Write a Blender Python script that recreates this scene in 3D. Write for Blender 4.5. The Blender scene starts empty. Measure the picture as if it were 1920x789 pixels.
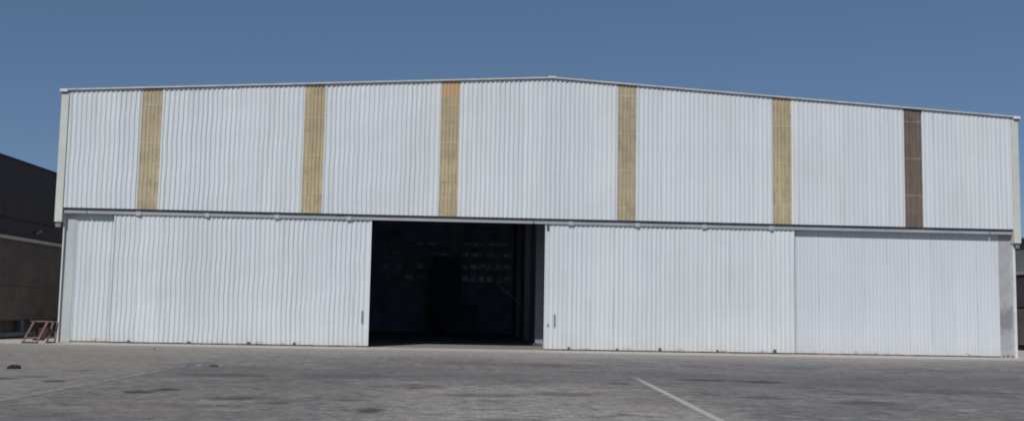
import bpy, math, random
from mathutils import Matrix, Vector
random.seed(7)
C = bpy.context.scene.collection
sc = bpy.context.scene

# ------------------------------------------------------------------ helpers
class MB:
    """collects boxes, prisms and tubes into one mesh"""
    def __init__(s): s.v = []; s.f = []; s.m = []
    def add(s, vs, fs, mi=0):
        o = len(s.v); s.v += [tuple(v) for v in vs]
        s.f += [tuple(o + i for i in f) for f in fs]; s.m += [mi] * len(fs)
    def box(s, x0, x1, y0, y1, z0, z1, mi=0, faces=None):
        vs = [(x, y, z) for z in (z0, z1) for y in (y0, y1) for x in (x0, x1)]
        fs = [(0, 2, 3, 1), (4, 5, 7, 6), (0, 1, 5, 4), (2, 6, 7, 3), (0, 4, 6, 2), (1, 3, 7, 5)]   # -z +z -y +y -x +x
        for i, f in enumerate(fs): s.add(vs, [f], (faces or {}).get(i, mi))
        return s
    def bar(s, a, b, w, h=None, mi=0, up=(0, 0, 1)):
        a, b = Vector(a), Vector(b); d = (b - a).normalized(); u = Vector(up)
        if abs(d.dot(u)) > .95: u = Vector((1, 0, 0))
        r = d.cross(u).normalized(); u = r.cross(d); h = h or w
        vs = [p + r * (i * w / 2) + u * (j * h / 2) for p in (a, b) for j in (-1, 1) for i in (-1, 1)]
        s.add(vs, [(0, 1, 3, 2), (4, 6, 7, 5), (0, 4, 5, 1), (1, 5, 7, 3), (3, 7, 6, 2), (2, 6, 4, 0)], mi)
        return s
    def tube(s, a, b, r, n=10, mi=0):
        a, b = Vector(a), Vector(b); d = (b - a).normalized(); u = Vector((0, 0, 1))
        if abs(d.dot(u)) > .95: u = Vector((1, 0, 0))
        q = d.cross(u).normalized(); u = q.cross(d)
        vs = [p + q * (r * math.cos(t)) + u * (r * math.sin(t)) for p in (a, b) for t in [2 * math.pi * k / n for k in range(n)]]
        s.add(vs, [(k, (k + 1) % n, n + (k + 1) % n, n + k) for k in range(n)] + [tuple(range(n - 1, -1, -1)), tuple(range(n, 2 * n))], mi)
        return s
    def build(s, name, mats, parent=None, bevel=0):
        me = bpy.data.meshes.new(name); me.from_pydata(s.v, [], s.f)
        if not isinstance(mats, (list, tuple)): mats = [mats]
        for m in mats: me.materials.append(m)
        for p, i in zip(me.polygons, s.m): p.material_index = i
        me.validate(); me.update()
        o = bpy.data.objects.new(name, me); C.objects.link(o)
        if parent is not None:
            o.parent = parent
            o.matrix_parent_inverse = Matrix.Translation(-parent.location)
        if bevel:
            b = o.modifiers.new('bevel', 'BEVEL'); b.width = bevel; b.segments = 2; b.limit_method = 'ANGLE'
        return o

def empty(name, loc, label, cat, group=None):
    o = bpy.data.objects.new(name, None); C.objects.link(o); o.location = loc; o.empty_display_size = .3
    return tag(o, label, cat, group)
def tag(o, label=None, cat=None, group=None, kind=None):
    if label: o['label'] = label
    if cat: o['category'] = cat
    if group: o['group'] = group
    if kind: o['kind'] = kind
    return o

# ------------------------------------------------------------------ node helpers
class NT:
    def __init__(s, name):
        s.mat = bpy.data.materials.new(name); s.mat.use_nodes = True
        s.t = s.mat.node_tree; s.n = s.t.nodes; s.n.clear()
        s.out = s.n.new('ShaderNodeOutputMaterial')
    def new(s, k, **kw):
        n = s.n.new(k)
        for a, b in kw.items(): setattr(n, a, b)
        return n
    def put(s, sock, v):
        if hasattr(v, 'bl_idname') or hasattr(v, 'is_output'): s.t.links.new(v, sock)
        else: sock.default_value = v
    def math(s, op, a, b=0.0, clamp=False):
        n = s.new('ShaderNodeMath', operation=op, use_clamp=clamp); s.put(n.inputs[0], a); s.put(n.inputs[1], b); return n.outputs[0]
    def vmath(s, op, a, b):
        n = s.new('ShaderNodeVectorMath', operation=op); s.put(n.inputs[0], a); s.put(n.inputs[1], b)
        return n.outputs['Value'] if op in ('LENGTH', 'DISTANCE', 'DOT_PRODUCT') else n.outputs[0]
    def coord(s, kind='Object'): return s.new('ShaderNodeTexCoord').outputs[kind]
    def noise(s, vec, scale, detail=4, rough=.55, sx=(1, 1, 1)):
        if sx != (1, 1, 1): vec = s.vmath('MULTIPLY', vec, sx)
        n = s.new('ShaderNodeTexNoise'); s.put(n.inputs['Vector'], vec); n.inputs['Scale'].default_value = scale
        n.inputs['Detail'].default_value = detail; n.inputs['Roughness'].default_value = rough
        return n.outputs['Fac']
    def ramp(s, v, a, b, lo=0.0, hi=1.0, smooth=True):
        n = s.new('ShaderNodeMapRange', interpolation_type='SMOOTHSTEP' if smooth else 'LINEAR')
        s.put(n.inputs[0], v); n.inputs[1].default_value = a; n.inputs[2].default_value = b
        n.inputs[3].default_value = lo; n.inputs[4].default_value = hi; return n.outputs[0]
    def mix(s, f, a, b, mode='MIX'):
        n = s.new('ShaderNodeMix', data_type='RGBA', blend_type=mode)
        s.put(n.inputs[0], f)
        for sock, v in ((n.inputs[6], a), (n.inputs[7], b)):
            if isinstance(v, tuple) and len(v) == 3: v = (*v, 1)
            s.put(sock, v)
        return n.outputs[2]
    def bsdf(s, col, rough=.6, metal=0.0, spec=.3, bump=None, bstr=.3, bdist=.01):
        b = s.new('ShaderNodeBsdfPrincipled')
        if isinstance(col, tuple) and len(col) == 3: col = (*col, 1)
        s.put(b.inputs['Base Color'], col); s.put(b.inputs['Roughness'], rough)
        b.inputs['Metallic'].default_value = metal; b.inputs['Specular IOR Level'].default_value = spec
        if bump is not None:
            n = s.new('ShaderNodeBump'); n.inputs['Strength'].default_value = bstr; n.inputs['Distance'].default_value = bdist
            s.put(n.inputs['Height'], bump); s.t.links.new(n.outputs[0], b.inputs['Normal'])
        s.t.links.new(b.outputs[0], s.out.inputs[0]); return b

def plain(name, col, rough=.6, var=.15, scale=3.0, metal=0.0, spec=.3, stretch=(1, 1, 1)):
    t = NT(name); co = t.coord()
    n = t.noise(co, scale, 5, .6, stretch)
    f = t.ramp(n, .3, .7)
    c = t.mix(f, tuple(x * (1 - var) for x in col), tuple(min(1, x * (1 + var)) for x in col))
    t.bsdf(c, rough, metal, spec, bump=n, bstr=.08); return t.mat

def white_sheet(name, col=(.685, .715, .748), tint=(.63, .675, .695), dust=True, streak=.20):
    t = NT(name); co = t.coord()
    big = t.ramp(t.noise(co, .22, 3), .35, .65)
    c = t.mix(big, col, tint)
    st = t.ramp(t.noise(co, 1.0, 5, .65, (4.5, 1, .22)), .42, .72)          # rain streaks
    c = t.mix(t.math('MULTIPLY', st, streak), c, (.42, .43, .42))
    sp = t.ramp(t.noise(co, 2.2, 6, .7, (1, 1, .6)), .60, .80)
    c = t.mix(t.math('MULTIPLY', sp, .24), c, (.48, .47, .44))
    # each 1 m wide sheet has weathered a little differently
    sep = t.new('ShaderNodeSeparateXYZ'); t.put(sep.inputs[0], co)
    wn = t.new('ShaderNodeTexWhiteNoise', noise_dimensions='1D')
    t.put(wn.inputs['W'], t.math('FLOOR', t.math('MULTIPLY', sep.outputs[0], 1.0)))
    c = t.mix(t.math('MULTIPLY', wn.outputs['Value'], .30), c, (.53, .57, .615))
    fx = t.math('FRACT', sep.outputs[0])
    lap = t.ramp(t.math('ABSOLUTE', t.math('SUBTRACT', fx, .02)), .022, .006)
    ln = t.ramp(t.noise(co, .9, 4, .6, (.7, 1, .35)), .40, .66)
    c = t.mix(t.math('MULTIPLY', t.math('MULTIPLY', lap, ln), .55), c, (.30, .305, .31))
    run = t.math('MULTIPLY', t.ramp(t.noise(co, 1.3, 6, .7, (9, 1, .16)), .56, .70), t.ramp(t.noise(co, .35, 3), .42, .62))
    c = t.mix(t.math('MULTIPLY', run, .30), c, (.36, .34, .30))
    fz = t.math('FRACT', t.math('DIVIDE', sep.outputs[2], 1.35)); fs = t.math('FRACT', t.math('DIVIDE', sep.outputs[0], .4))
    scr = t.math('MULTIPLY', t.ramp(t.math('ABSOLUTE', t.math('SUBTRACT', fz, .5)), .020, .008), t.ramp(t.math('ABSOLUTE', t.math('SUBTRACT', fs, .5)), .075, .03))
    c = t.mix(t.math('MULTIPLY', scr, .14), c, (.22, .21, .20))
    row = t.ramp(t.math('ABSOLUTE', t.math('SUBTRACT', fz, .5)), .05, .01)
    c = t.mix(t.math('MULTIPLY', row, .025), c, (.30, .30, .30))
    if dust:
        nz = t.noise(co, 1.6, 5, .6, (1, 1, .5))
        d = t.ramp(t.math('ADD', sep.outputs[2], t.math('MULTIPLY', t.math('SUBTRACT', nz, .5), 1.1)), .75, 0.0)
        c = t.mix(t.math('MULTIPLY', d, .30), c, (.54, .50, .455))
        r = t.math('MULTIPLY', t.ramp(sep.outputs[2], .22, .07), t.ramp(t.noise(co, 2.3, 5, .7), .52, .66))
        c = t.mix(t.math('MULTIPLY', r, .65), c, (.20, .10, .075))
    t.bsdf(c, .48, 0, .28); return t.mat

def grp_sheet(name, a, b, top=None, lap=1.62, off=0.0, lapcol=(.62, .56, .42), lapk=.34):
    """weathered translucent sheet, with the paler lines where it crosses the purlins"""
    t = NT(name); co = t.coord()
    sep = t.new('ShaderNodeSeparateXYZ'); t.put(sep.inputs[0], co)
    f = t.ramp(t.noise(co, .55, 5, .65, (3, 1, .55)), .34, .68)
    c = t.mix(f, a, b)
    wn = t.new('ShaderNodeTexWhiteNoise', noise_dimensions='1D')
    zz = t.math('DIVIDE', t.math('ADD', sep.outputs[2], off), lap)
    t.put(wn.inputs['W'], t.math('FLOOR', zz))
    c = t.mix(t.math('MULTIPLY', wn.outputs['Value'], .28), c, tuple(x * .62 for x in b))
    fr = t.math('FRACT', zz)
    l = t.ramp(t.math('ABSOLUTE', t.math('SUBTRACT', fr, .5)), .028, .012)
    c = t.mix(t.math('MULTIPLY', l, lapk), c, lapcol)
    l2 = t.ramp(t.math('ABSOLUTE', t.math('SUBTRACT', fr, .46)), .022, .008)
    c = t.mix(t.math('MULTIPLY', l2, .18), c, (.16, .13, .09))
    g = t.ramp(t.noise(co, 5, 5, .7, (2.5, 1, .25)), .46, .70)
    c = t.mix(t.math('MULTIPLY', g, .5), c, tuple(x * .5 for x in b))
    g2 = t.ramp(t.noise(co, 1.5, 6, .7), .48, .66)
    c = t.mix(t.math('MULTIPLY', g2, .48), c, tuple(x * .62 for x in b))
    if top:
        n = t.noise(co, 1.2, 3)
        k = t.ramp(t.math('ADD', sep.outputs[2], t.math('MULTIPLY', n, .1)), 10.70, 10.76)
        c = t.mix(t.math('MULTIPLY', k, .75), c, top)
    t.bsdf(c, .55, 0, .25); return t.mat

M = {}
M['white_wall'] = white_sheet('white_wall', dust=False)
M['white_door'] = white_sheet('white_door', (.675, .71, .738), (.615, .67, .69), streak=.22)
M['pale_door'] = white_sheet('pale_door', (.648, .685, .728), (.61, .652, .695), streak=.12)
M['cream'] = plain('cream_flashing', (.57, .575, .535), .5, .07, 1.5)
M['trim'] = plain('white_trim', (.66, .67, .69), .5, .08, 2)
M['verge'] = plain('verge_paint', (.47, .475, .48), .5, .12, 2)
M['rail'] = plain('grey_rail', (.36, .365, .39), .45, .10, 2, stretch=(.4, 1, 1))
M['bracket'] = plain('bracket', (.43, .44, .46), .5, .08, 6)
M['recess'] = plain('dark_recess', (.22, .22, .235), .7, .2, 2)
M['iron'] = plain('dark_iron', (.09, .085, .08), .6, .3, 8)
M['rust'] = plain('rusty_rail', (.15, .115, .105), .75, .75, 1.6)
M['post'] = plain('painted_post', (.47, .505, .50), .6, .07, 2, stretch=(1, 1, .3))
M['handle'] = plain('handle_steel', (.20, .21, .23), .5, .15, 8)
M['inside'] = plain('inside_pale_blue', (.50, .63, .77), .8, .2, .8)  # white interior coloured pale blue to carry the sky light's tint
M['inside_grey'] = plain('inside_grey', (.25, .28, .325), .7, .2, 1, stretch=(1, 1, .3))
M['back'] = plain('back_lining', (.36, .49, .64), .8, .25, .8)  # darker copy of the inside colour, for the dim far end
M['girt'] = plain('girt', (.62, .62, .64), .6, .3, 1.5)
M['navy'] = plain('navy_cladding', (.024, .020, .026), .6, .2, 1.2, stretch=(1, 1, .3))
M['charcoal'] = plain('charcoal_wall', (.105, .090, .079), .75, .2, 1.0)
M['ledge'] = plain('ledge_concrete', (.40, .385, .34), .7, .12, 2)
M['plinth'] = plain('plinth_concrete', (.17, .18, .21), .8, .2, 2)
M['black'] = plain('black_gap', (.012, .012, .016), .9, .2, 2)
M['bluepipe'] = plain('blue_pipe', (.10, .11, .19), .5, .15, 5)
M['maroon'] = plain('maroon_cladding', (.085, .058, .068), .7, .2, 1)
M['maroon_low'] = plain('maroon_lower', (.13, .11, .105), .7, .2, 1)
M['greengrey'] = plain('green_grey_wall', (.22, .235, .225), .7, .12, 1)
M['trestle'] = plain('trestle_steel', (.19, .118, .10), .7, .45, 7)
M['trestle_foot'] = plain('trestle_foot', (.07, .055, .05), .8, .3, 9)
M['rustred'] = plain('rust_red', (.055, .036, .034), .85, .4, 10)
M['lump'] = plain('dark_rubber', (.016, .014, .013), .8, .35, 12)
M['scrap'] = plain('pale_scrap', (.29, .275, .275), .7, .2, 20)
M['brownscrap'] = plain('brown_scrap', (.085, .065, .05), .8, .3, 20)
M['machine'] = plain('machine_dark', (.06, .08, .11), .6, .3, 2)
M['crate'] = plain('crate_wood', (.075, .095, .125), .8, .3, 4)
M['roof_top'] = plain('roof_top', (.50, .51, .53), .5, .15, 1)

def stained_post():
    t = NT('stained_concrete_post'); co = t.coord()
    sep = t.new('ShaderNodeSeparateXYZ'); t.put(sep.inputs[0], co)
    n = t.noise(co, 2.2, 6, .65); m = t.noise(co, .8, 4, .6, (1.6, 1, .7))
    c = t.mix(t.ramp(n, .35, .65), (.40, .41, .43), (.335, .345, .36))
    z = t.math('ADD', sep.outputs[2], t.math('MULTIPLY', t.math('SUBTRACT', m, .5), 4.0))
    s1 = t.math('MULTIPLY', t.ramp(z, .6, 1.3), t.ramp(z, 2.5, 2.0))
    c = t.mix(t.math('MULTIPLY', s1, .8), c, (.20, .205, .215))
    c = t.mix(t.math('MULTIPLY', t.ramp(n, .58, .7), .5), c, (.52, .53, .54))
    c = t.mix(t.ramp(sep.outputs[2], .34, .30, 0, .6), c, (.44, .43, .41))
    t.bsdf(c, .8, 0, .2, bump=n, bstr=.2); return t.mat
M['stained'] = stained_post()

def pane_mat(name, k):
    t = NT(name); co = t.coord()
    n = t.ramp(t.noise(co, 2.2, 4, .6), .3, .75)
    c = t.mix(n, (.20 * k, .20 * k, .20 * k), (.52 * k, .50 * k, .48 * k))
    tr = t.new('ShaderNodeBsdfTranslucent'); t.put(tr.inputs[0], c)
    t.t.links.new(tr.outputs[0], t.out.inputs[0]); return t.mat
M['pane'] = pane_mat('grimy_pane', .66); M['pane_dim'] = pane_mat('dim_pane', .5)  # second pane is the same mix at lower strength, for the left group

def paint_mat(name, wear_lo, wear_hi, far, a0=(.40, .385, .37), a1=(.50, .475, .445), g=(.10, -.20), fade=-20.5):
    t = NT(name); co = t.coord()
    n = t.noise(co, 3.0, 8, .7); n2 = t.noise(co, 22, 4, .7)
    sep = t.new('ShaderNodeSeparateXYZ'); t.put(sep.inputs[0], co)
    f = t.math('ADD', t.math('MULTIPLY', n, .62), t.math('MULTIPLY', n2, .38))
    f = t.math('ADD', f, t.ramp(sep.outputs[1], -29, far, g[0], g[1], False))
    a = t.math('MULTIPLY', t.ramp(f, wear_lo, wear_hi), t.ramp(sep.outputs[1], -15.8, fade, 0, 1))
    b = t.bsdf(t.mix(n2, a0, a1), .8, 0, .2)
    tr = t.new('ShaderNodeBsdfTransparent'); mx = t.new('ShaderNodeMixShader')
    t.put(mx.inputs[0], a); t.t.links.new(tr.outputs[0], mx.inputs[1]); t.t.links.new(b.outputs[0], mx.inputs[2])
    t.t.links.new(mx.outputs[0], t.out.inputs[0]); return t.mat
M['line'] = paint_mat('worn_paint', .30, .48, -15, g=(.12, -.10))
M['line_faint'] = paint_mat('faint_paint', .28, .60, -15, (.33, .31, .285), (.40, .375, .345), (0, 0), -17.0)

def ground_mat():
    t = NT('block_paving'); co = t.coord()
    sep = t.new('ShaderNodeSeparateXYZ'); t.put(sep.inputs[0], co); X, Y = sep.outputs[0], sep.outputs[1]
    rot = t.new('ShaderNodeMapping'); t.put(rot.inputs[0], co); rot.inputs['Rotation'].default_value = (0, 0, math.radians(2))
    br = t.new('ShaderNodeTexBrick'); t.put(br.inputs['Vector'], rot.outputs[0])
    br.inputs['Scale'].default_value = 1; br.inputs['Brick Width'].default_value = .22; br.inputs['Row Height'].default_value = .11
    br.inputs['Mortar Size'].default_value = .007; br.inputs['Mortar Smooth'].default_value = .3; br.inputs['Bias'].default_value = 0
    br.inputs['Color1'].default_value = (.82, .82, .82, 1); br.inputs['Color2'].default_value = (1.18, 1.17, 1.15, 1); br.inputs['Mortar'].default_value = (.72, .70, .68, 1)
    big = t.noise(co, .10, 5, .6); mid = t.noise(co, .42, 6, .65, (1, .75, 1)); fine = t.noise(co, 5.0, 6, .72, (1, .5, 1))
    c = t.mix(t.ramp(big, .38, .62), (.190, .182, .175), (.262, .243, .226))
    blue = t.math('MULTIPLY', t.ramp(t.math('ADD', X, t.math('MULTIPLY', t.math('SUBTRACT', mid, .5), 5)), 1.5, 4.5), .55)
    c = t.mix(blue, c, (.185, .188, .19))
    # wide worn lane between the two lines, where the blocks are paler
    dist = t.math('ADD', X, t.math('MULTIPLY', t.math('SUBTRACT', mid, .5), 3.2))
    lane = t.math('MULTIPLY', t.ramp(dist, -4.2, -2.0), t.ramp(dist, 4.0, 1.6))
    lane = t.math('MULTIPLY', lane, t.ramp(t.math('ADD', Y, t.math('MULTIPLY', t.math('SUBTRACT', big, .5), 10)), -19.5, -24))
    c = t.mix(t.math('MULTIPLY', lane, .75), c, (.365, .343, .31))
    wobb = t.math('MULTIPLY', t.math('SUBTRACT', big, .5), 8)
    # darker grime patches and pale dust
    c = t.mix(t.math('MULTIPLY', t.ramp(mid, .48, .70), .48), c, (.13, .13, .137))
    c = t.mix(t.math('MULTIPLY', t.ramp(mid, .46, .28), .35), c, (.35, .332, .312))
    # tyre smears, drawn out across the yard
    tyre = t.noise(co, 1.0, 5, .65, (.16, .85, 1))
    c = t.mix(t.math('MULTIPLY', t.ramp(tyre, .52, .72), .50), c, (.115, .115, .121))
    tyre2 = t.noise(t.vmath('ADD', co, (31, 7, 0)), 1.3, 5, .6, (.25, 1.3, 1))
    c = t.mix(t.math('MULTIPLY', t.ramp(tyre2, .54, .74), .32), c, (.40, .38, .36))
    blot = t.noise(t.vmath('ADD', co, (13, 57, 0)), .75, 8, .74, (.8, 1, 1))
    c = t.mix(t.math('MULTIPLY', t.ramp(blot, .51, .64), .6), c, (.082, .080, .082))
    blot2 = t.noise(t.vmath('ADD', co, (71, 3, 0)), 1.1, 8, .76, (.7, 1, 1))
    c = t.mix(t.math('MULTIPLY', t.ramp(blot2, .52, .66), .5), c, (.40, .375, .34))
    blot3 = t.noise(t.vmath('ADD', co, (5, 91, 0)), 2.6, 7, .78)
    c = t.mix(t.math('MULTIPLY', t.ramp(blot3, .52, .63), .65), c, (.085, .083, .085))
    warm = t.noise(t.vmath('ADD', co, (43, 29, 0)), .33, 7, .7, (.7, 1, 1))
    c = t.mix(t.math('MULTIPLY', t.ramp(warm, .48, .62), .5), c, (.245, .205, .172))
    band = t.math('MULTIPLY', t.ramp(t.math('ADD', Y, wobb), -15.5, -17.5), t.ramp(t.math('ADD', Y, wobb), -21.5, -19.5))
    c = t.mix(t.math('MULTIPLY', band, .45), c, (.135, .133, .138))
    # dust swept up against the building, and over the yard to the west
    wob = t.math('MULTIPLY', t.math('SUBTRACT', big, .5), 9)
    wob = t.math('ADD', wob, t.math('MULTIPLY', t.math('SUBTRACT', tyre, .5), 7))
    ds = t.ramp(t.math('ADD', Y, wob), -12.5, -3.0)
    c = t.mix(t.math('MULTIPLY', ds, .62), c, (.365, .335, .305))
    west = t.math('MULTIPLY', t.ramp(t.math('ADD', X, t.math('MULTIPLY', t.math('SUBTRACT', mid, .5), 1.2)), -8.75, -9.4), t.ramp(Y, -30, -22, .4, 1))
    c = t.mix(t.math('MULTIPLY', west, .62), c, (.275, .252, .222))
    ap = t.ramp(t.math('ADD', Y, t.math('MULTIPLY', wob, .16)), -3.4, -1.8)
    c = t.mix(t.math('MULTIPLY', ap, .65), c, (.58, .52, .46))
    # blocks
    bf = t.ramp(Y, -2, -8, .25, 1)
    c = t.mix(bf, c, br.outputs['Color'], 'MULTIPLY')
    c = t.mix(.33, c, t.mix(t.ramp(fine, .28, .72), (.3, .3, .3), (1.7, 1.7, 1.7)), 'MULTIPLY')
    # oil stains and scuffs
    dn = t.new('ShaderNodeTexNoise'); t.put(dn.inputs['Vector'], co); dn.inputs['Scale'].default_value = 1.7; dn.inputs['Detail'].default_value = 5
    warp = t.vmath('MULTIPLY', t.vmath('SUBTRACT', dn.outputs['Color'], (.5, .5, .5)), (.45, .7, 0))
    pw = t.vmath('MULTIPLY', t.vmath('ADD', co, warp), (1, 1, 0))
    acc = None
    for x, y, rx, ry, k in STAINS:
        d = t.vmath('LENGTH', t.vmath('MULTIPLY', t.vmath('SUBTRACT', pw, (x, y, 0)), (1 / rx, 1 / ry, 0)), (0, 0, 0))
        v = t.ramp(d, 1.15, .5, 0, k)
        acc = v if acc is None else t.math('MAXIMUM', acc, v)
    c = t.mix(acc, c, (.045, .044, .047))
    h = t.math('ADD', br.outputs['Fac'], t.math('MULTIPLY', fine, -.8))
    t.bsdf(c, .85, 0, .22, bump=t.math('MULTIPLY', h, -1), bstr=.35, bdist=.008)
    return t.mat
STAINS = [(-7.45, -24.7, .38, .30, .95), (-7.1, -24.1, .35, .30, .95), (-11.1, -21.7, .40, .32, .75), (-10.7, -21.1, .35, .28, .7), (-9.85, -22.3, .35, .35, .75), (4.5, -18.7, .9, .42, .85),
          (5.9, -19.1, .8, .42, .85), (7.6, -19.6, 1.0, .35, .35), (-5.5, -25.7, .55, .5, .55), (-4.6, -26.6, .30, .4, .6), (-2.95, -27.6, .22, .45, .8), (-3.5, -25.9, .35, .35, .5),
          (-1.2, -24.3, 1.0, .6, .5), (.45, -23.8, .8, .6, .5), (2.1, -20.4, .4, .35, .6), (-6.9, -19.6, 1.3, .7, .55), (-4.2, -19.2, 1.3, 1.2, .35), (-2.6, -22.4, .9, .8, .4),
          (9.4, -21.6, 1.6, .9, .45), (6.2, -25.0, .9, .7, .45), (4.4, -24.0, .5, .4, .4), (7.0, -22.6, .8, .5, .4), (-9.2, -15.6, .7, .3, .4), (-10.6, -18.6, .6, .3, .35), (13.2, -12, 3, .7, .22), (.6, -12.5, 4, 1.2, .25)]
M['ground'] = ground_mat()

def slab_mat():
    t = NT('floor_slab'); co = t.coord()
    n = t.noise(co, .8, 5, .6)
    t.bsdf(t.mix(t.ramp(n, .35, .65), (.23, .215, .20), (.30, .28, .26)), .8, 0, .2, bump=n, bstr=.1); return t.mat
M['slab'] = slab_mat()

# ------------------------------------------------------------------ building dimensions (metres)
XL, XR, XM = -18.153, 22.707, 2.277
ZE, ZR, YB = 10.52, 11.65, 30.0
def roofz(x): return ZR - abs(x - XM) * (ZR - ZE) / (XR - XM)

def corrugated(mb, x0, x1, zb, zt, y, pitch=.2, depth=.028, wob=0.0, nz=1, phase=0.0, flat=(.30, .15, .40)):
    """ribbed sheet: crest proud at y, pan depth behind; wob = gentle sideways waviness of old sheets"""
    c, sl, pn = flat
    xs = []; k = math.floor((x0 - phase) / pitch) - 1
    while True:
        b = phase + k * pitch
        if b > x1 + pitch: break
        for u, d in ((0, 0), (c, 0), (c + sl, depth), (c + sl + pn, depth)):
            xs.append((b + u * pitch, d))
        k += 1
    rr = random.Random(round(x0 * 37) + 5); soft = {}
    def dep(x):
        q = math.floor(x / 1.0); soft.setdefault(q, rr.uniform(.55, 1.15)); return soft[q]
    xs = [(x + rr.uniform(-.03, .03) * pitch, d * dep(x) * rr.uniform(.8, 1.1)) for x, d in xs]
    ins = [(x, d) for x, d in xs if x0 + .004 < x < x1 - .004]
    prof = [(x0, ins[0][1])] + ins + [(x1, ins[-1][1])]
    rows = []
    for j in range(nz + 1):
        row = []
        for x, d in prof:
            top = zt(x) if callable(zt) else zt
            z = zb + (top - zb) * j / nz
            e = min(1, (x - x0) / .2, (x1 - x) / .2)
            w = wob * e * (math.sin(z * 2.1 + x * .55) + .6 * math.sin(z * 4.3 - x * 1.3 + 1))
            row.append((x + w, y + d + .35 * w * e, z))
        rows.append(row)
    n = len(prof); vs = [v for r in rows for v in r]
    mb.add(vs, [(j * n + i, j * n + i + 1, (j + 1) * n + i + 1, (j + 1) * n + i) for j in range(nz) for i in range(n - 1)])

WH = empty('warehouse', (XM, 0, 0), 'wide white corrugated metal warehouse with sliding doors and low gabled roof', 'warehouse')

# upper gable cladding: white panels divided by brownish translucent strips
strips = [(-15.07, .86, 'grp1'), (-8.26, .86, 'grp2'), (-2.48, .80, 'grp3'), (5.15, .80, 'grp4'), (11.92, .82, 'grp5'), (17.75, .80, 'grp6')]
M['grp1'] = grp_sheet('aged_strip', (.53, .45, .30), (.46, .39, .262), off=.55)
M['grp2'] = grp_sheet('aged_strip_olive', (.54, .455, .285), (.45, .375, .24), off=.9)
M['grp3'] = grp_sheet('aged_strip_orange', (.54, .44, .28), (.47, .39, .255), top=(.52, .34, .17), off=.2)
M['grp4'] = grp_sheet('aged_strip_tan', (.50, .415, .285), (.43, .36, .248), off=1.2)
M['grp5'] = grp_sheet('aged_strip_gold', (.53, .45, .285), (.45, .38, .245), off=.7)
M['grp6'] = grp_sheet('aged_strip_dark', (.20, .165, .13), (.155, .13, .105), off=.35, lapcol=(.36, .28, .20), lapk=.6)
labels = {0: None, 2: 'tan strip with an orange top', 5: 'dirty dark brown strip'}
edges = [-18.08]
for s, w, m in strips: edges += [s, s + w]
edges.append(22.555)
YC = -.235
top = lambda x: roofz(x) - .048
for i in range(0, len(edges), 2):
    mb = MB(); xc = (edges[i] + edges[i + 1]) / 2
    wob = .012 if xc < -3 else (.007 if xc < 4 else .002)
    corrugated(mb, edges[i], edges[i + 1], 5.56, top, YC, .2, .038 if xc < 4 else (.030 if xc < 15 else .020), wob, 16)
    mb.build('wall_panel', M['white_wall'], WH)
for k, (s, w, m) in enumerate(strips):
    mb = MB(); corrugated(mb, s + .004, s + w - .004, 5.56, top, YC + .012, .16, .028, .004, 16, phase=s)
    o = mb.build('translucent_panel', M[m], WH)
    if labels.get(k): o['label'] = labels[k]
# lining behind the cladding (keeps daylight out of the building)
mb = MB()
vs = []
xs = [XL, XM, XR]
for y in (-.14, -.06):
    for x in xs: vs.append((x, y, 5.60))
    for x in xs: vs.append((x, y, roofz(x) - .05))
mb.add(vs, [(0, 1, 4, 3), (1, 2, 5, 4)], 0)
mb.add(vs, [(6, 9, 10, 7), (7, 10, 11, 8), (0, 6, 7, 1), (1, 7, 8, 2), (3, 4, 10, 9), (4, 5, 11, 10), (0, 3, 9, 6), (2, 8, 11, 5)], 0)
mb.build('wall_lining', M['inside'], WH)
MB().box(XL + .06, XR - .06, -.056, .30, 5.455, 5.66).box(XL + .06, XR - .06, -.104, -.058, 5.43, 5.598).build('door_header', M['recess'], WH)

# corner flashings, eave gutters, verge trim, roof
for x0, x1, s in ((-18.385, -18.085, -1), (22.56, 22.87, 1)):
    mb = MB().box(x0, x1, -.26, .12, 4.96, roofz(XL) - .12)
    f = mb.build('corner_flashing', M['cream'], WH, .012)
    a, b = (x0 + .03, x0 + .24) if s < 0 else (x1 - .20, x1 - .05)
    MB().box(a, b, -.20, .08, 4.74, 4.957).build('flashing_end_block', M['recess'], f, .01)  # small dark box under the lower end of the flashing
    g = MB()
    ga, gb = (x0 - .06, x0 + .25) if s < 0 else (x1 - .22, x1 + .08)
    g.box(ga, gb, -.34, YB + .2, ZE - .10, ZE + .015)
    gt = g.build('gutter', M['trim'], WH, .012)
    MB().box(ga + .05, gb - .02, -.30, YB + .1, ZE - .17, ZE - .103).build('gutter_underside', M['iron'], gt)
for sgn in (-1, 1):
    xa, xb = (XL - .22, XM) if sgn < 0 else (XM, XR + .18)
    mb = MB(); za, zb = roofz(xa), roofz(xb)
    for y0, y1, l, h, nm, mat in ((-.315, -.18, -.03, .035, 'verge_trim', M['verge']),):
        vs = [(x, y, z + d) for y in (y0, y1) for x, z in ((xa, za), (xb, zb)) for d in (l, h)]
        mb.add(vs, [(0, 2, 3, 1), (4, 5, 7, 6), (1, 3, 7, 5), (0, 4, 6, 2), (0, 1, 5, 4), (2, 6, 7, 3)])
    mb.build('verge_trim', M['verge'], WH)
    mb = MB()
    vs = [(x, y, z + d) for y in (-.178, YB + .3) for x, z in ((xa, za), (xb, zb)) for d in (-.045, .045)]
    mb.add(vs, [(0, 2, 3, 1), (4, 5, 7, 6), (1, 3, 7, 5), (0, 1, 5, 4), (2, 6, 7, 3)], 0); mb.add(vs, [(0, 4, 6, 2)], 1)
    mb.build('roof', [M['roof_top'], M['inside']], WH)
MB().box(XM - .16, XM + .16, -.29, YB + .3, ZR + .03, ZR + .062).build('ridge_cap', M['trim'], WH)

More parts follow.
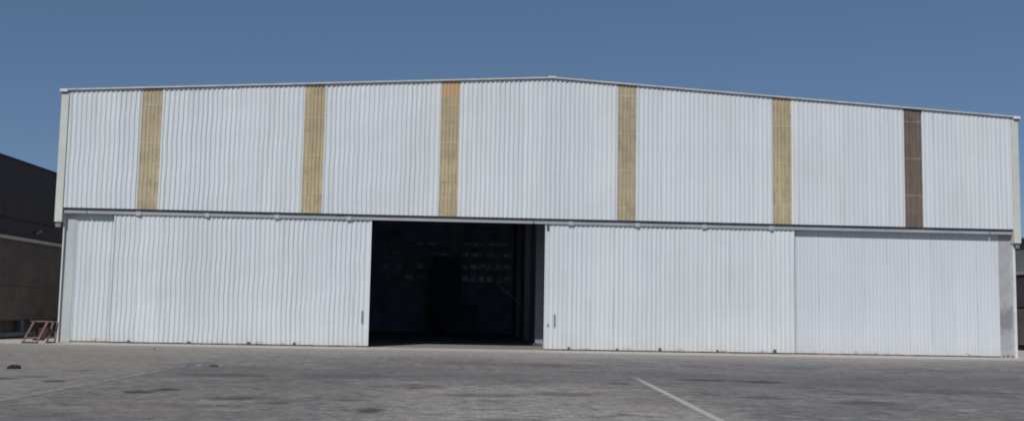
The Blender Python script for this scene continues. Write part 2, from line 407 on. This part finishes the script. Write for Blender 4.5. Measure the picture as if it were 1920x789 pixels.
# side and back walls (pale blue inside), interior
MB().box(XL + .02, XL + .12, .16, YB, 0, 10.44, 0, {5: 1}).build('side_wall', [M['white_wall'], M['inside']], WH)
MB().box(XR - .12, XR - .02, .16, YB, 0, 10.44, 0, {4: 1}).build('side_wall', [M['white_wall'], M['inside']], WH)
MB().box(XL + .08, XL + .125, -.06, .155, 0, 5.4, 0).build('edge_trim', M['trim'], WH)
# back wall with rows of small openings left for the grimy panes
PZ = [(3.66, 4.08), (4.52, 4.86), (5.42, 5.68), (6.20, 6.42)]
def panes(row):
    out = []
    for a, b, n in ((-7.0, -3.7 if row < 2 else -2.05, 4 if row < 2 else 6), (-1.35, 2.25, 6)):
        p = (b - a) / n
        for i in range(n): out.append((a + i * p + .05, a + (i + 1) * p - .05))
    return out
mb = MB(); prev = 0
def back(x0, x1, z0, z1): mb.box(x0, x1, YB, YB + .12, z0, z1, 1, {3: 0})
rowsz = [0] + [z for p in PZ for z in p] + [10.6]
for i in range(0, len(rowsz), 2): back(XL + .125, XR - .125, rowsz[i], rowsz[i + 1])
for q, (z0, z1) in enumerate(PZ):
    x = XL + .125
    for a, b in panes(q): back(x, a, z0, z1); x = b
    back(x, XR - .125, z0, z1)
# gable end piece of the back wall
vs = [(x, y, z) for y in (YB, YB + .12) for x, z in ((XL + .125, 10.6), (XM, 10.6), (XR - .125, 10.6), (XM, roofz(XM) - .1))]
mb.add(vs, [(0, 1, 3), (1, 2, 3), (4, 7, 5), (5, 7, 6)], 1)
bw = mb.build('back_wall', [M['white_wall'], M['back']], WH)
for q, (z0, z1) in enumerate(PZ):
    for a, b in panes(q):
        MB().box(a, b, YB + .05, YB + .055, z0, z1).build('window', M['pane' if a > -1.5 else 'pane_dim'], WH)
MB().box(-1.75, 2.28, YB - .22, YB - .01, 7.15, 7.27).build('wall_girt', M['girt'], WH)
mb = MB().box(2.36, 2.46, 4.9, YB - .005, .01, 9.0)
mb.build('partition_wall', M['inside_grey'], WH)
for y in (4.5, 12.5, 20.5):
    mb = MB()
    mb.box(2.08, 2.45 if y < 5 else 2.35, y, y + .03, .02, 10.3).box(2.08, 2.45 if y < 5 else 2.35, y + .35, y + .38, .02, 10.3).box(2.2, 2.23, y + .03, y + .35, .02, 10.3)
    co = mb.build('interior_column', M['inside_grey'], WH)
    MB().box(1.98, 2.355, y - .08, y + .46, .012, .15 if y < 5 else .06).build('base_plate', M['iron'], co)
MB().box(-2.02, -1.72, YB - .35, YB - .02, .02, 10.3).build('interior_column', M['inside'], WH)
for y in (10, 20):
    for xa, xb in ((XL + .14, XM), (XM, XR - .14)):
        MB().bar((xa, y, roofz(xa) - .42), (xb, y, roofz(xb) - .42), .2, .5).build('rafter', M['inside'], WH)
tag(MB().box(XL + .13, XR - .13, .02, YB - .01, -.2, .012).build('floor_slab', M['slab']), kind='structure')

# corner posts beside the door openings
MB().box(-18.02, -17.60, .07, .45, 0, 5.45).build('corner_post', M['post'], WH, .01)
MB().box(22.02, 22.585, .09, .5, 0, 5.45).build('corner_post', M['stained'], WH, .015)
MB().box(22.59, 22.70, -.05, .155, 0, 5.4).build('edge_trim', M['trim'], WH)
for i in range(3): MB().box(22.1 + i * .19, 22.17 + i * .19, .03, .088, .0, .10 + .03 * (i % 2)).build('anchor_block', M['plinth'], WH)

# track above the doors, with its cover brackets
for a, b in ((-18.05, -17.13), (-17.09, 1.56), (1.60, 21.50), (21.55, 22.515)):
    MB().box(a, b, -.162, -.108, 5.335, 5.445).build('door_rail', M['rail'], WH, .012)
for x in (-14.99, -12.16, -9.25, -6.24, 3.18, 6.04, 8.94, 11.86):
    b = MB().box(x - .095, x + .095, -.192, -.166, 5.30, 5.462).build('rail_bracket', M['bracket'], WH, .01)

# sliding doors
def door(x0, x1, yf, z1, mat, pitch, depth, wob, blocks, edge='both', fine=False):
    mb = MB()
    corrugated(mb, x0 + .05, x1 - .05, .058, z1, yf, pitch, depth, wob, 14, flat=(.30, .15, .40) if not fine else (.55, .12, .21))
    mb.box(x0 + .01, x1 - .01, yf + depth + .003, yf + depth + .03, .058, z1, 0, {3: 1})
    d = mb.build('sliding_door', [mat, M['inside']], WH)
    for a, b in ((x0, x0 + .055), (x1 - .055, x1)):
        MB().box(a, b, yf - .006, yf + depth + .032, .06, z1 - .01).build('edge_trim', mat, d)
    MB().box(x0 + .005, x1 - .005, yf + .004, yf + depth + .025, .018, .055).build('bottom_rail', M['rust'], d)
    for x in blocks:
        w = random.uniform(.045, .075)
        MB().box(x - w, x + w, yf - .045, yf - .008, .012, random.uniform(.11, .19)).build('guide_block', M['iron'], d, .008)
    return d
dl = door(-15.99, -5.28, -.10, 5.42, M['white_door'], .2, .036, .014, (-15.14, -12.68, -10.22, -8.35))
dr = door(2.085, 12.88, -.10, 5.42, M['white_door'], .2, .033, .004, (3.16, 5.21, 7.04, 9.52, 11.99))
door(-17.60, -15.90, .10, 5.45, M['white_door'], .2, .030, .010, ())
door(12.80, 22.02, .10, 5.45, M['pale_door'], .16, .011, .001, (), fine=True)
for d, x in ((dl, -5.57), (dr, 2.53)):
    h = MB()
    h.box(x - .028, x + .028, -.150, -.128, 1.0, 1.52)
    for z in (1.04, 1.45): h.box(x - .028, x + .028, -.128, -.096, z, z + .035)
    h.build('handle', M['handle'], d, .006)
MB().box(2.215, 2.30, -.125, -.1, 1.02, 1.10).build('lock', M['handle'], dr, .006)
MB().box(2.16, 2.25, -.135, -.098, 5.06, 5.33).build('notch_shade', M['iron'], dr, .006)  # dark box added for the bracket's shadow in the door-top notch

# ------------------------------------------------------------------ ground
g = MB()
n = 24; gx = [-350 + 700 * i / n for i in range(n + 1)]; gy = [-250 + 700 * i / n for i in range(n + 1)]
g.add([(x, y, 0) for y in gy for x in gx], [(j * (n + 1) + i, j * (n + 1) + i + 1, (j + 1) * (n + 1) + i + 1, (j + 1) * (n + 1) + i) for j in range(n) for i in range(n)])
tag(g.build('ground', M['ground']), kind='structure')
def stripe(p, q, w, mat):
    mb = MB(); p, q = Vector((*p, .004)), Vector((*q, .004)); s = Vector((-(q - p).y, (q - p).x, 0)).normalized() * (w / 2)
    mb.add([p - s, q - s, q + s, p + s], [(0, 1, 2, 3)]); return mb.build('road_marking', mat)
tag(stripe((2.97, -16.4), (2.33, -30.5), .145, M['line']), kind='structure')
tag(stripe((-8.86, -16.0), (-9.10, -30.5), .13, M['line_faint']), kind='structure')

# ------------------------------------------------------------------ dark building to the west
NB = empty('side_building', (-21.4, 1.3, 0), 'dark building with grey-brown lower wall and pale ledge, behind the rusty trestle', 'building')
x1, x0, y0, y1 = -21.4, -38.0, 1.0, 60.0
MB().box(x0, x1, y0, y1, 5.32, 7.9).build('upper_wall', M['navy'], NB)
MB().box(x0 + .06, x1 - .06, y0 + .06, y1, 4.50, 5.317).build('middle_wall', M['navy'], NB)
MB().box(x0 - .1, x1 + .16, y0 - .16, y1, 4.36, 4.497).build('ledge', M['ledge'], NB, .02)
lw = MB()
lw.box(x0 + .1, x1 - .02, y0 + .05, y1, 2.32, 4.357).box(x0 + .1, x1 - .02, y0 + .05, y1, .80, 2.30).box(x0 + .1, x1 - .06, y0 + .09, y1, 2.30, 2.32)
lw.build('lower_wall', M['charcoal'], NB)
MB().box(x0 + .1, x1 - .35, y0 + .3, y1, .26, .797).build('vent_opening', M['charcoal'], NB)
MB().box(x0 + .1, x1 + .03, y0, y1, .07, .257).build('plinth', M['plinth'], NB, .015)
MB().box(x0 + .1, x1 - .05, y0 + .08, y1, 0, .068).build('footing', M['black'], NB)
MB().box(x1 - .12, x1 - .03, 4.6, 4.95, .26, .796).build('pier', M['bluepipe'], NB)
l = MB().bar((x1 - .06, 5.75, 4.82), (x1 + .24, 5.6, 4.93), .1, .07)
l.build('wall_lamp', M['ledge'], NB, .01)
MB().box(x0 - .05, x1 + .04, y0 - .04, y1, 7.903, 7.96).build('roof', M['navy'], NB)

# ------------------------------------------------------------------ maroon shed to the east
ES = empty('shed', (29.3, 9, 0), 'maroon clad shed under a grey wall, seen past the stained post', 'shed')
MB().box(29.3, 42, 7, 34, 2.36, 4.12).build('upper_cladding', M['maroon'], ES)
MB().box(29.32, 42, 7.02, 34, .30, 2.27).build('lower_cladding', M['maroon_low'], ES)
MB().box(29.36, 41.9, 7.06, 34, .0, .297).build('footing', M['black'], ES)
MB().box(29.38, 41.9, 7.08, 34, 2.273, 2.357).build('joint', M['black'], ES)
MB().box(29.22, 42, 6.92, 34, 4.123, 4.27).build('beam', M['ledge'], ES, .02)
MB().box(29.45, 42, 7.1, 34, 4.273, 6.05).build('grey_wall', M['greengrey'], ES)
mb = MB(); mb.add([(29.2, 6.9, 6.053), (42.2, 6.9, 6.053), (42.2, 34.2, 6.053), (29.2, 34.2, 6.053), (29.2, 6.9, 6.13), (42.2, 6.9, 6.8), (42.2, 34.2, 6.8), (29.2, 34.2, 6.13)],
    [(3, 2, 1, 0), (4, 5, 6, 7), (0, 1, 5, 4), (1, 2, 6, 5), (2, 3, 7, 6), (3, 0, 4, 7)])
mb.build('roof', M['greengrey'], ES)

# ------------------------------------------------------------------ steel trestle by the corner
TR = empty('trestle', (-18.15, -1.7, 0), 'rusty leaning steel trestle stand on the ground at the white building corner', 'trestle')
yf, yb = -1.95, -1.45
top_z = .86
MB().bar((-18.50, yf + .2, top_z), (-17.58, yf + .2, top_z), .07, .055).build('top_rail', M['trestle'], TR, .006)
MB().bar((-18.44, yb + .1, top_z - .01), (-17.60, yb + .1, top_z - .01), .05, .05).build('top_rail', M['trestle'], TR, .006)
for a, b, y, yt in ((-18.68, -18.37, yf, yf + .2), (-18.14, -17.85, yf, yf + .2), (-17.94, -17.77, yb, yb + .1), (-17.63, -17.60, yb, yb + .1)):
    MB().bar((a, y, .03), (b, yt, top_z - .03), .07, .06, up=(0, 1, 0)).build('leg', M['trestle'], TR, .005)
MB().bar((-18.73, yf, .035), (-18.10, yf, .035), .07, .06).build('foot_bar', M['trestle_foot'], TR, .008)
MB().bar((-17.98, yb, .035), (-17.60, yb, .035), .07, .06).build('foot_bar', M['trestle_foot'], TR, .008)
MB().bar((-18.60, yf + .05, .22), (-18.06, yf + .05, .22), .03, .07).build('cross_brace', M['trestle'], TR, .004)
MB().bar((-17.90, yb + .03, .30), (-17.62, yb + .03, .30), .03, .05).build('cross_brace', M['rustred'], TR, .004)
for xx in (-18.40, -17.70):
    MB().bar((xx, yf + .2, top_z - .02), (xx, yb + .1, top_z - .02), .04, .04).build('cross_rail', M['trestle'], TR, .004)
mb = MB(); mb.add([(-18.50, yf + .45, .10), (-18.02, yf + .45, .10), (-17.80, yf + .36, .74), (-18.26, yf + .36, .74), (-18.50, yf + .47, .10), (-18.02, yf + .47, .10), (-17.80, yf + .38, .74), (-18.26, yf + .38, .74)],
    [(0, 1, 2, 3), (7, 6, 5, 4), (0, 4, 5, 1), (1, 5, 6, 2), (2, 6, 7, 3), (3, 7, 4, 0)])
mb.build('rust_panel', M['rustred'], TR)

# ------------------------------------------------------------------ bits lying on the yard
def lump(name, x, y, rx, ry, h, mat, seed, label, cat):
    r = random.Random(seed); vs = []; fs = []; n = 11
    lv = [(1, 0), (1.04, .35), (.8, .8), (.35, 1)]
    jit = [r.uniform(.75, 1.2) for _ in range(n)]; hj = [r.uniform(.7, 1.15) for _ in range(n)]
    for s, z in lv:
        for k in range(n):
            t = 2 * math.pi * k / n
            vs.append((rx * s * jit[k] * math.cos(t), ry * s * jit[k] * math.sin(t), h * z * hj[k]))
    for l in range(len(lv) - 1):
        for k in range(n): fs.append((l * n + k, l * n + (k + 1) % n, (l + 1) * n + (k + 1) % n, (l + 1) * n + k))
    fs.append(tuple(range(3 * n, 4 * n))); fs.append(tuple(range(n - 1, -1, -1)))
    mb = MB(); mb.add(vs, fs); o = mb.build(name, mat); o.location = (x, y, .001); return tag(o, label, cat)
lump('rubber_scrap', -12.30, -18.35, .165, .14, .09, M['lump'], 3, 'flat black rubber scrap lying alone on the dusty paving', 'scrap')
lump('paper_scrap', -8.42, -16.05, .10, .10, .05, M['scrap'], 5, 'larger crumpled white scrap beside the brown clod', 'scrap')
lump('paper_scrap', -8.76, -16.3, .07, .08, .035, M['scrap'], 8, 'small pale scrap at the far end of the faint painted line', 'scrap')
lump('dirt_clod', -8.02, -16.15, .13, .12, .055, M['brownscrap'], 11, 'brown clod of dirt between pale scraps on the paving', 'clod')
lump('stone', -7.83, -16.2, .06, .07, .035, M['scrap'], 13, 'small pale stone just beyond the brown clod', 'stone')
lump('stone', -12.6, -5.4, .045, .045, .03, M['brownscrap'], 17, 'single small dark stone on the paving before the white door', 'stone')

# ------------------------------------------------------------------ things standing in the dark inside
MC = empty('machine', (-2.4, 24, 0), 'tall dark boxy machine standing deep inside the open doorway', 'machine')
MB().box(-3.45, -1.3, 24, 26, .15, 4.5).build('body', M['machine'], MC, .05)
MB().box(-3.2, -1.55, 24.2, 25.8, 4.5, 5.0).build('hood', M['machine'], MC, .05)
MB().box(-3.3, -1.5, 23.93, 23.997, 1.1, 2.6)  .build('door', M['machine'], MC, .01)
for x in (-3.3, -1.6): MB().box(x, x + .15, 24.1, 25.9, .012, .15).build('skid', M['machine'], MC)
CR = empty('crate', (-1.4, 20, 0), 'wide low crate on the dark floor before the machine', 'crate')
mb = MB()
for k in range(7): mb.box(-2.42, -.34, 20, 20.03, .14 + k * .26, .37 + k * .26)
mb.build('front_boards', M['crate'], CR)
MB().box(-2.38, -.38, 20.033, 21.2, .14, 1.96).build('box', M['crate'], CR)
for x in (-2.38, -1.45, -.52): MB().box(x, x + .12, 20.0, 21.2, .012, .137).build('skid', M['crate'], CR)
pl = MB().tube((.75, 20.4, 3.4), (2.34, 20.4, 2.05), .045, 8).build('brace_pipe', M['girt'], WH)

# ------------------------------------------------------------------ light, sky, camera
EL, AZ = 44.3, 25.0                                                  # sun height; degrees to the left of straight behind the camera
d = Vector((-math.sin(math.radians(AZ)) * math.cos(math.radians(EL)), -math.cos(math.radians(AZ)) * math.cos(math.radians(EL)), math.sin(math.radians(EL))))
sun = bpy.data.lights.new('sun', 'SUN'); sun.energy = 3.0; sun.angle = math.radians(.53); sun.color = (1, .965, .92)
so = bpy.data.objects.new('sun', sun); C.objects.link(so); so.rotation_euler = d.to_track_quat('Z', 'Y').to_euler(); so.location = d * 60
w = bpy.data.worlds.new('World'); sc.world = w; w.use_nodes = True
nt = w.node_tree; bg = nt.nodes['Background']
sky = nt.nodes.new('ShaderNodeTexSky'); sky.sky_type = 'NISHITA'; sky.sun_disc = False
sky.sun_elevation = math.radians(EL); sky.sun_rotation = math.atan2(d.x, d.y)
sky.altitude = 100; sky.air_density = .62; sky.dust_density = 0.5; sky.ozone_density = 1.5
tint = nt.nodes.new('ShaderNodeMix'); tint.data_type = 'RGBA'; tint.blend_type = 'MULTIPLY'; tint.inputs[0].default_value = 1; tint.inputs[7].default_value = (.725, .80, .825, 1)   # clear, slightly dusty desert blue
nt.links.new(sky.outputs[0], tint.inputs[6]); veil = nt.nodes.new('ShaderNodeMix'); veil.data_type = 'RGBA'; veil.inputs[0].default_value = .45; veil.inputs[7].default_value = (1.06, 1.78, 3.05, 1)   # even dusty veil over the whole sky
nt.links.new(tint.outputs[2], veil.inputs[6]); nt.links.new(veil.outputs[2], bg.inputs[0]); bg.inputs[1].default_value = .09

PI_, RO, YA = .0958, .0186, .0517
F = Vector((math.sin(YA) * math.cos(PI_), math.cos(YA) * math.cos(PI_), math.sin(PI_)))
R0 = Vector((math.cos(YA), -math.sin(YA), 0)); U0 = R0.cross(F)
R = math.cos(RO) * R0 + math.sin(RO) * U0; U = -math.sin(RO) * R0 + math.cos(RO) * U0
cam = bpy.data.cameras.new('camera'); cam.sensor_width = 36; cam.lens = 36 * 1965.7 / 1920; cam.clip_end = 2000; cam.clip_start = .1
co = bpy.data.objects.new('camera', cam); C.objects.link(co)
m = Matrix((R, U, -F)).transposed().to_4x4(); m.translation = Vector((-1.654, -44.594, 1.6)); co.matrix_world = m
sc.camera = co
sc.view_settings.view_transform = 'Standard'; sc.view_settings.look = 'None'; sc.view_settings.exposure = 0; sc.view_settings.gamma = 1
sc.view_settings.use_curve_mapping = False
sc.cycles.max_bounces = 10; sc.cycles.diffuse_bounces = 8
sc.cycles.use_denoising = True
sc.cycles.filter_width = 1.9
